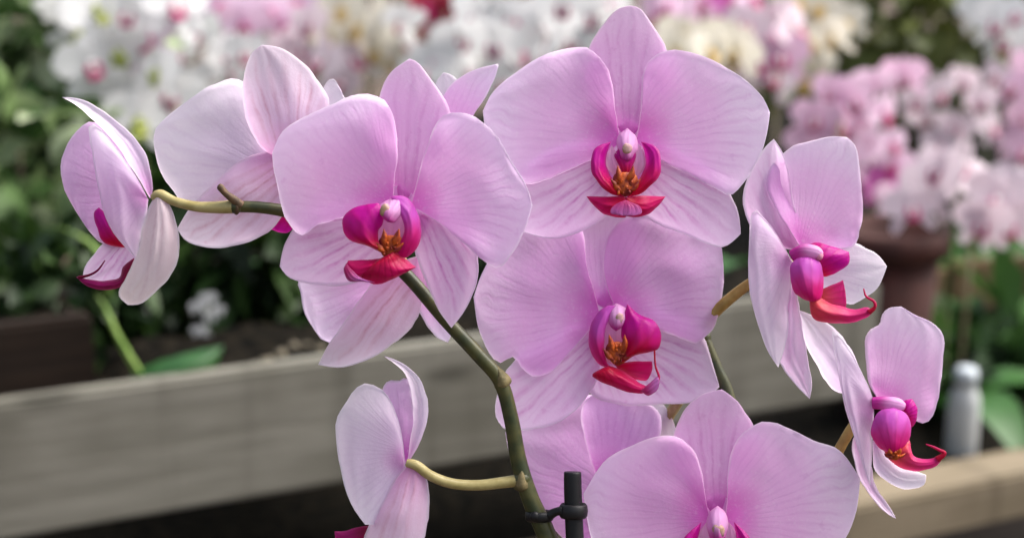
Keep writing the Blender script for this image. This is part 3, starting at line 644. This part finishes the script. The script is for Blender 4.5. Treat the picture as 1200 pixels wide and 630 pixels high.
# ---- orchid flower for the display behind: local, facing +z, metres
def bg_flower(tag_, mp, ml, mc):
    mb = MB(); S = .0115 * .01
    pl = lambda x, y, z: Vector((x * S * 3, -y * S * 3, z * S * 3))
    k = dict(place=pl, N=9, M=7, wave=3)
    petal(mb, mp, (0, -4), [(-26, -40), (-28, -80)], (0, -118), [(28, -80), (26, -40)], z0=-4, z1=-10, cup=6, fan=.5, **k)
    for s in (-1, 1):
        petal(mb, mp, (s * 6, 4), [(s * 26, 40), (s * 60, 88)], (s * 88, 108), [(s * 108, 76), (s * 60, 24)], z0=-6, z1=-16, cup=6, fan=.5, **k)
        petal(mb, mp, (s * 5, -4), [(s * 14, -70), (s * 50, -104), (s * 104, -92)], (s * 142, -40), [(s * 120, 10), (s * 70, 36), (s * 24, 14)], z0=2, z1=-6, cup=-4, bow=6, fan=.1, **k)
    me = mb.mesh('orchid_flower_' + tag_)
    lp = MB(); k = dict(place=pl, N=7, M=5, wave=0)
    for s in (-1, 1):
        petal(lp, ml, (0, 36), [(s * 26, 32), (s * 36, 10)], (s * 16, -8), [(s * 14, 8), (s * 10, 26)], z0=20, z1=26, cup=16, fan=.3, **k)
        petal(lp, ml, (0, 34), [(s * 18, 36)], (s * 40, 38), [(s * 22, 60), (0, 66)], z0=24, z1=24, cup=10, fan=.3, **k)
    blob(lp, mc, 0, 22, 26, 14, 14, 10, place=pl, seg=8, ring=6); blob(lp, mc, 0, -6, 16, 12, 14, 12, place=pl, seg=8, ring=6)
    return me, lp.mesh('lip_' + tag_)
def flat(name, a, b, trans=.4): return petal_mat(name, a, b, b, a, .3, r0=0, r1=.3, trans=trans, freq=40)
BW = flat('bloom_white', (.60, .60, .60), (.70, .70, .70)); BP = flat('bloom_pink', (.66, .28, .54), (.78, .58, .72)); BL = flat('bloom_pale_pink', (.62, .26, .46), (.72, .48, .63))
BR = flat('bloom_crimson', (.25, .01, .03), (.33, .015, .05)); BCm = flat('bloom_cream', (.58, .51, .32), (.66, .63, .54)); BM = flat('bloom_magenta', (.5, .05, .33), (.62, .16, .48)); BV = flat('bloom_blush', (.58, .38, .48), (.68, .57, .63))
LM = simple('lip_magenta_far', (.35, .01, .09), (.55, .03, .2), 300); LY = simple('lip_yellow_green_far', (.30, .36, .05), (.45, .48, .09), 300); LO = simple('lip_ochre_far', (.5, .3, .06), (.7, .5, .15), 300)
CW = simple('column_white_far', (.8, .78, .74), (.8, .75, .78), 100)
FL = {'white': bg_flower('white', BW, LM, CW), 'green': bg_flower('green', BW, LY, LY), 'pink': bg_flower('pink', BP, LM, LM), 'pale': bg_flower('pale', BL, LM, CW), 'red': bg_flower('red', BR, LM, LM),
      'cream': bg_flower('cream', BCm, LO, LO), 'magenta': bg_flower('magenta', BM, LM, LM), 'blush': bg_flower('blush', BV, LM, CW)}
M_stemfar = simple('stem_green_far', (.05, .08, .02), (.10, .12, .035), 30)
M_greyst = simple('stake_grey_far', (.17, .14, .08), (.26, .22, .14), 30)
def strap_leaves(root, base, n, ln, seed, m=LEAF_STRAP):
    rnd = random.Random(seed)
    for i in range(n):
        a = 6.283 * i / n + rnd.uniform(-.4, .4); l = ln * rnd.uniform(.7, 1.15); w = l * .15
        vs, fs, tone = [], [], []; d = Vector((math.cos(a), math.sin(a), 0)); s = Vector((-d.y, d.x, 0))
        for k in range(9):
            t_ = k / 8; c = d * l * t_ * .85 + Vector((0, 0, l * (.75 * t_ - .75 * t_ * t_)))
            ww = w * (math.sin(math.pi * (.12 + .86 * t_)) ** .7)
            for q in (-1, 0, 1): vs.append(c + s * ww * q + Vector((0, 0, abs(q) * ww * .3))); tone.append(rnd.random() * .3 + .35)
        for k in range(8):
            for q in range(2): b0 = k * 3 + q; fs.append((b0, b0 + 1, b0 + 4, b0 + 3))
        me = bpy.data.meshes.new('leaf'); me.from_pydata(vs, [], fs); me.materials.append(m)
        for p in me.polygons: p.use_smooth = True
        me.attributes.new('tone', 'FLOAT', 'POINT').data.foreach_set('value', tone)
        o = link('leaf', me, root); o.location = base
PLANT_N = [0]
def display_orchid(kind, D, pix, label, base_z=None, lean=0.0, size=1.0, fill=0, stake=False):
    """an orchid in the display behind: its blooms are set where the photo shows them"""
    PLANT_N[0] += 1; rnd = random.Random(PLANT_N[0] * 13)
    base_z = LOW if base_z is None else base_z
    pts = []
    for q in pix: pts.append((q[0], q[1], D + rnd.uniform(-.06, .06), q[2] if len(q) > 2 else kind))
    xs = [p[0] for p in pts]; ys = [p[1] for p in pts]
    for k in range(fill): pts.append((rnd.uniform(min(xs), max(xs)), rnd.uniform(min(ys), max(ys)), D + rnd.uniform(.05, .2), kind))
    W = [at(*p[:3]) for p in pts]; c = sum(W, Vector()) / len(W)
    base = Vector((c.x + lean, c.y + .05, base_z)); root = link('display_orchid', None); root.location = base
    tag(root, label, 'orchid', 'potted orchids displayed behind')
    order = sorted(range(len(W)), key=lambda i: W[i].z); back = Vector((0, .05, -.02))
    mb = MB(); path = [(0, 0, 0, .0028), ((c.x - base.x) * .2, .02, (c.z - base_z) * .55, .0026)]
    tip = c + Vector((0, .04, .05)); path += [((tip.x - base.x) * .8, tip.y - base.y, tip.z - base_z, .002)]
    tube(mb, M_stemfar, path, n=6, place=plain, sub=6, scale=1)
    for w in W:
        e = w - base; tube(mb, M_stemfar, [((c.x - base.x) * .6, c.y - base.y + .03, max(.02, e.z - .05), .0016), (e.x, e.y + .015, e.z, .0012)], n=5, place=plain, sub=3, scale=1)
    link('stem', mb.mesh('stem'), root)
    if stake:
        mb = MB(); tube(mb, M_greyst, [(.015, -.01, 0, .003), (.02, -.01, c.z - base_z + .02, .003)], n=6, place=plain, sub=2, scale=1); link('support_cane', mb.mesh('support_cane'), root)
    for (x, y, d, kd), w in zip(pts, W):
        fm, lm = FL[kd]; o = link('flower', fm, root); o.location = w - base
        zax = (CAM - w).normalized(); zax = (zax + Vector((rnd.gauss(0, .7), rnd.gauss(0, .2), rnd.gauss(-.1, .4)))).normalized()
        o.rotation_mode = 'QUATERNION'; o.rotation_quaternion = zax.to_track_quat('Z', 'Y') @ Matrix.Rotation(rnd.gauss(0, .25), 3, 'Z').to_quaternion()
        s = .86 * size * rnd.uniform(.85, 1.12); o.scale = (s, s, s)
        link('lip', lm, o)
    strap_leaves(root, (0, 0, .005), 5, .20, PLANT_N[0])
    return root

display_orchid('green', 1.98, [(112, 12), (98, 40), (82, 10, 'white'), (130, 35), (205, 8, 'white'), (150, 15, 'white'), (105, 75, 'white'), (140, 60), (190, 28), (186, 85), (118, 118, 'white'), (160, 142), (176, 50, 'blush'), (200, 110, 'white'), (142, 100, 'white'), (168, 112, 'white')], 'white orchid with lime green centres beside the leafy shrub')
display_orchid('white', 2.35, [(262, 66), (226, 98), (285, 62), (205, 62), (245, 130), (300, 95), (215, 135), (235, 40)], 'white orchid with magenta lips behind the second bloom from the left', fill=3)
display_orchid('pink', 2.50, [(258, 8), (312, 14), (285, 30), (335, 32), (225, 15), (350, 5)], 'pink orchid between white ones at the top left')
display_orchid('blush', 2.40, [(345, 62), (378, 75), (400, 98), (362, 30), (390, 118), (330, 88), (415, 70)], 'blush white orchid above the large left bloom', fill=3)
display_orchid('cream', 2.45, [(420, 34), (400, 12), (448, 20), (440, 58), (385, 45), (460, 72)], 'creamy white orchid with ochre centres above the large left bloom')
display_orchid('white', 2.40, [(480, 52), (510, 70), (470, 25), (540, 45), (545, 85), (520, 100), (495, 88), (560, 20)], 'white orchid with faint centres under the crimson one', fill=3)
display_orchid('red', 2.62, [(498, 6), (520, 16), (512, 30), (540, 2)], 'crimson orchid at the top edge')
display_orchid('white', 2.30, [(632, 32), (600, 22), (605, 62), (640, 70), (580, 50), (588, 95), (655, 100), (618, 112), (660, 5)], 'white orchid with rosy lips left of the topmost bloom', fill=3)
display_orchid('white', 2.60, [(690, 18), (705, 60), (672, 48), (725, 30), (715, 5)], 'white orchid directly behind the topmost bloom')
display_orchid('pink', 2.50, [(785, 8), (820, 4), (850, 18), (770, 20), (835, 30), (880, 0), (858, 2, 'magenta')], 'pink orchid right of the topmost bloom')
display_orchid('cream', 2.35, [(800, 42), (848, 44), (830, 62), (792, 60), (862, 62)], 'small cream orchid under the pink one, right of the topmost bloom')
display_orchid('blush', 2.45, [(905, 18), (898, 45, 'pale'), (890, 72), (930, 35), (915, 68, 'pale'), (875, 30), (905, 90)], 'blush orchid with pale pink middle blooms beside grey canes', stake=True)
display_orchid('cream', 2.55, [(962, 12), (990, 28), (952, 52), (975, 45), (955, 80), (935, 5), (940, 95)], 'cream orchid ending the white row beside olive foliage')
display_orchid('pale', 2.30, [(975, 108), (955, 140), (985, 150), (948, 170), (990, 190), (960, 205), (1000, 120)], 'pale pink orchid directly behind the upper right bloom', stake=True, size=.85)
display_orchid('pink', 2.35, [(1022, 98), (1035, 135), (1018, 170), (1048, 195), (1030, 225, 'magenta'), (1052, 240), (1010, 145), (1060, 90, 'pale'), (1045, 170), (1040, 215, 'magenta')], 'rose pink orchid with deep magenta lower blooms', size=.82)
display_orchid('blush', 2.60, [(1100, 108), (1130, 95), (1150, 120), (1085, 140), (1120, 150), (1165, 90), (1160, 150), (1100, 170), (1075, 120)], 'blush pink orchid at the right with small crowded blooms', stake=True, size=.78)
display_orchid('blush', 2.05, [(1125, 192), (1100, 200), (1165, 235), (1190, 222), (1152, 262), (1085, 225), (1180, 262), (1068, 245), (1145, 215)], 'pale orchid with dark pink lips nearest at the right edge', stake=True)
display_orchid('pale', 2.65, [(1190, 105), (1200, 140), (1185, 165), (1210, 85), (1205, 180)], 'pale pink orchid cut by the right edge', stake=True)
display_orchid('white', 2.80, [(1168, 28), (1195, 20), (1180, 50), (1150, 12), (1205, 45)], 'white orchid in the top right corner')

# ---- shrubs
def crown(x, y, D): return at(x, y, D)
shrub('leafy_shrub', LEAF_VAR, crown(15, 95, 2.15), LOW, .17, .14, .17, 440, .065, 3, 'variegated shrub with pale green leaves at the left edge, upper one', 'shrub', 'leafy shrubs on the left')
shrub('leafy_shrub', LEAF_VAR, crown(25, 240, 1.95), LOW, .13, .12, .12, 330, .058, 5, 'variegated shrub with pale leaves beside the outermost left bloom', 'shrub', 'leafy shrubs on the left')
shrub('leafy_shrub', LEAF_GREEN, crown(60, 150, 2.45), LOW, .17, .15, .26, 620, .06, 8, 'green shrub behind the variegated leaves on the left', 'shrub', 'leafy shrubs on the left')
shrub('leafy_shrub', LEAF_DARK, crown(285, 320, 1.86), LOW, .21, .07, .10, 620, .05, 11, 'dark green shrub behind the arching stem tip', 'shrub', 'leafy shrubs on the left')
shrub('leafy_shrub', LEAF_DARK, crown(500, 330, 2.1), LOW, .22, .08, .10, 500, .055, 12, 'dark green shrub under the white orchid row', 'shrub', 'leafy shrubs on the left')
shrub('olive_shrub', LEAF_OLIVE, crown(1080, 40, 3.1), LOW, .30, .2, .17, 800, .06, 14, 'olive green shrub behind the pink orchids at the top right')
shrub('broadleaf_shrub', leaf_material('leaf_mid_green', [(.015, .04, .01), (.04, .10, .02), (.07, .17, .035)]), crown(1172, 430, 2.35), LOW, .12, .07, .07, 190, .10, 17, 'dark green broad leaves behind the white bottle')

shrub('leafy_shrub', LEAF_DARK, crown(55, 335, 1.58), BED + .06, .085, .05, .045, 340, .035, 21, 'dark low leaves growing over the brown planter box', 'shrub', 'leafy shrubs on the left')
shrub('broadleaf_shrub', LEAF_DARK, crown(1065, 450, 2.25), LOW, .07, .06, .06, 110, .08, 23, 'dark broad leaves under the reddish pot, behind the lower right bloom')
# ---- things on the bed and rail
root = link('strap_leaf_plant', None); base = at(150, 452, 1.62); root.location = (base.x, base.y, BED)
tag(root, 'young plant with a pale stalk and one broad green leaf on the plank edge', 'plant')
M_lightgreen = simple('leaf_light_green', (.15, .26, .05), (.24, .36, .09), 60, .45, trans=.2)
M_broad = simple('leaf_broad_green', (.02, .075, .018), (.035, .11, .028), 50, .4, trans=.2)
bgp = lambda x, y, z: at(x, y, 1.5 - z)
mb = MB(); petal(mb, M_lightgreen, (165, 448), [(143, 412), (123, 368)], (112, 342), [(127, 362), (147, 402), (170, 442)], z0=0, z1=.02, cup=.01, place=bgp, wave=0, N=14, M=7, fan=.5); put_root(root, 'stalk', mb)
mb = MB(); petal(mb, M_lightgreen, (128, 350), [(130, 310), (108, 284), (82, 270)], (60, 262), [(88, 276), (108, 296), (122, 330)], z0=.02, z1=.05, cup=.01, place=bgp, wave=0, N=14, M=7, fan=.5); put_root(root, 'leaf', mb)
mb = MB(); petal(mb, M_broad, (152, 440), [(180, 425), (225, 412)], (262, 405), [(245, 440), (205, 456), (170, 456)], z0=0, z1=-.01, cup=.02, place=bgp, wave=0, N=14, M=9, fan=.5); put_root(root, 'leaf', mb)

root = link('small_white_flower_plant', None); base = at(240, 400, 1.72); root.location = (base.x, base.y, BED)
tag(root, 'tiny plant with a few small white blooms above the plank', 'plant')
mb = MB()
for x, y, k in ((243, 358, 1), (236, 388, .8)):
    tube(mb, M_stemfar, [(240, 425, 0, 2), (241, 400, 0, 2), (x, y, 0, 1.5)], n=6, place=lambda x, y, z: at(x, y, 1.72), sub=4, scale=.0008)
put_root(root, 'stem', mb)
for x, y, k in ((244, 350, .7), (255, 364, .6), (233, 360, .75), (246, 372, .55), (234, 388, .7), (242, 396, .5)):
    fm, lm = FL['white']; o = link('flower', fm, root); o.location = at(x, y, 1.70) - root.location; o.rotation_mode = 'QUATERNION'; o.rotation_quaternion = (CAM - at(x, y, 1.7) + Vector((k - .6, 0, .3 - k)) * 2).to_track_quat('Z', 'Y'); o.scale = (.27 * k,) * 3

# dark brown planter box at the left
bx = at(20, 478, 1.52); 
root = link('planter_box', None); root.location = (Q.x, Q.y, BED); root.rotation_euler.z = math.atan2(DIRX.y, DIRX.x)
tag(root, 'dark brown wooden planter box at the left behind the plank', 'planter box')
board('front_board', M_brownbox, None, -.60, -.375, .06, .08, 0, .078, parent=root)
board('back_board', M_brownbox, None, -.60, -.375, .22, .24, 0, .078, parent=root)
board('end_board', M_brownbox, None, -.395, -.375, .081, .219, 0, .077, parent=root)
board('end_board', M_brownbox, None, -.60, -.58, .081, .219, 0, .077, parent=root)

bxs = board('soil_fill', M_soil, None, -.579, -.396, .081, .219, 0, .070, parent=root)
cb = at(1130, 345, 2.62)
root = link('bench_back_board', None); root.location = (cb.x, cb.y, LOW); root.rotation_euler.z = R(18)
tag(root, 'brown wooden board low behind the orchids at the right', 'board')
hb = at(1130, 305, 2.62).z - LOW
M_brownback = wood_mat('brown_back_wood', (.10, .065, .032), (.17, .12, .06), (.07, .045, .022))
for k in range(5): board('slat', M_brownback, None, -.30 + .14 * k, -.165 + .14 * k, 0, .02, 0, hb - .01 * (k % 2), parent=root)
# lathe helper for pots and the bottle
def lathe(mb, m, prof, n=28):
    vs, fs = [], []
    for r, z in prof:
        for k in range(n): a = 6.2832 * k / n; vs.append((r * math.cos(a), r * math.sin(a), z))
    for i in range(len(prof) - 1):
        for k in range(n): fs.append((i * n + k, i * n + (k + 1) % n, (i + 1) * n + (k + 1) % n, (i + 1) * n + k))
    mb.add(vs, fs, m)
M_terra = simple('terracotta', (.030, .006, .004), (.05, .010, .006), 30, .8)
M_whiteplastic = simple('white_plastic', (.46, .48, .48), (.53, .54, .53), 20, .45, .05, trans=.2)
pp = at(1040, 330, 2.12); root = link('flower_pot', None); root.location = (pp.x, pp.y, LOW)
tag(root, 'reddish brown clay pot under the magenta orchid blooms', 'flower pot')
h = at(1040, 262, 2.12).z - LOW
mb = MB(); lathe(mb, M_terra, [(.0, .0), (.05, 0), (.062, h - .03), (.062, h - .03)]); link('body', mb.mesh('body'), root)
mb = MB(); lathe(mb, M_terra, [(.0625, h - .032), (.072, h - .03), (.073, h), (.064, h), (.061, h - .02), (0, h - .022)]); link('rim', mb.mesh('rim'), root)

bp = on_line(1124, 556, off=.10); root = link('bottle', None); root.location = (bp.x, bp.y, LOW + .009)
tag(root, 'small white plastic bottle standing behind the tan rail', 'bottle')
Db = (bp - CAM).dot(FWD); u_ = Db / FPX
mb = MB(); lathe(mb, M_whiteplastic, [(0, 0), (17 * u_, 0), (18.5 * u_, 3 * u_), (18.5 * u_, 62 * u_), (17 * u_, 72 * u_), (14 * u_, 80 * u_), (12 * u_, 84 * u_)]); link('body', mb.mesh('body'), root)
mb = MB(); lathe(mb, simple('bottle_cap_bluish', (.40, .45, .48), (.47, .52, .55), 30, .5, .05), [(0, 83 * u_), (13 * u_, 83 * u_), (13.5 * u_, 102 * u_), (11 * u_, 106 * u_), (0, 106 * u_)]); link('cap', mb.mesh('cap'), root)
# pale pebbles by the plank
M_peb = simple('pebble_beige', (.10, .085, .055), (.20, .17, .12), 60, .8)
for k, (x, y, a) in enumerate([(312, 408, 9), (330, 418, 8), (345, 405, 7), (300, 416, 6), (375, 398, 7), (360, 412, 6)]):
    mb = MB(); blob(mb, M_peb, 0, 0, 0, a * .0008, a * .0006, a * .0005, place=plain, bump=.6, rot=k)
    o = link('pebble', mb.mesh('pebble')); p = on_line(x, y + 8, off=.09 + .02 * (k % 3)); o.location = (p.x, p.y, BED + a * .0006)
    tag(o, 'beige pebble on the soil just behind the grey plank', 'pebble', 'pebbles behind the plank')

# ================================================================== light, sky, camera
w = bpy.data.worlds.new('World'); sc.world = w; w.use_nodes = True
nt = w.node_tree; bg = nt.nodes['Background']; sky = nt.nodes.new('ShaderNodeTexSky'); sky.sky_type = 'NISHITA'; sky.sun_disc = False
ELEV, AZ = 52, 74
sky.sun_elevation = R(ELEV); sky.sun_rotation = R(AZ); sky.air_density = 1.0; sky.dust_density = 6.0; sky.ozone_density = 1.0
hs = nt.nodes.new('ShaderNodeHueSaturation'); hs.inputs['Saturation'].default_value = .6; nt.links.new(sky.outputs[0], hs.inputs['Color']); nt.links.new(hs.outputs[0], bg.inputs[0]); bg.inputs[1].default_value = .085
sd = bpy.data.lights.new('sun', 'SUN'); sd.energy = 1.5; sd.angle = R(45); sd.color = (1, .965, .945)
so = link('sun', sd)
sdir = Vector((math.sin(R(AZ)) * math.cos(R(ELEV)), math.cos(R(AZ)) * math.cos(R(ELEV)), math.sin(R(ELEV))))
so.rotation_euler = sdir.to_track_quat('Z', 'Y').to_euler(); so.location = (0, 0, 4)

cd = bpy.data.cameras.new('camera'); cd.lens = 60; cd.sensor_width = 36; cd.clip_start = .02; cd.clip_end = 300
cd.dof.use_dof = True; cd.dof.focus_distance = D0 - 20 * MM; cd.dof.aperture_fstop = 8.6; cd.dof.aperture_blades = 0
co = link('camera', cd); co.location = CAM; co.rotation_euler = (math.pi / 2 - PITCH, 0, 0); sc.camera = co
vs = sc.view_settings; vs.view_transform = 'Standard'; vs.look = 'None'; vs.exposure = 1.78; vs.gamma = 1
sc.cycles.use_denoising = True
sc.cycles.max_bounces = 10; sc.cycles.diffuse_bounces = 5; sc.cycles.transmission_bounces = 8; sc.cycles.transparent_max_bounces = 8
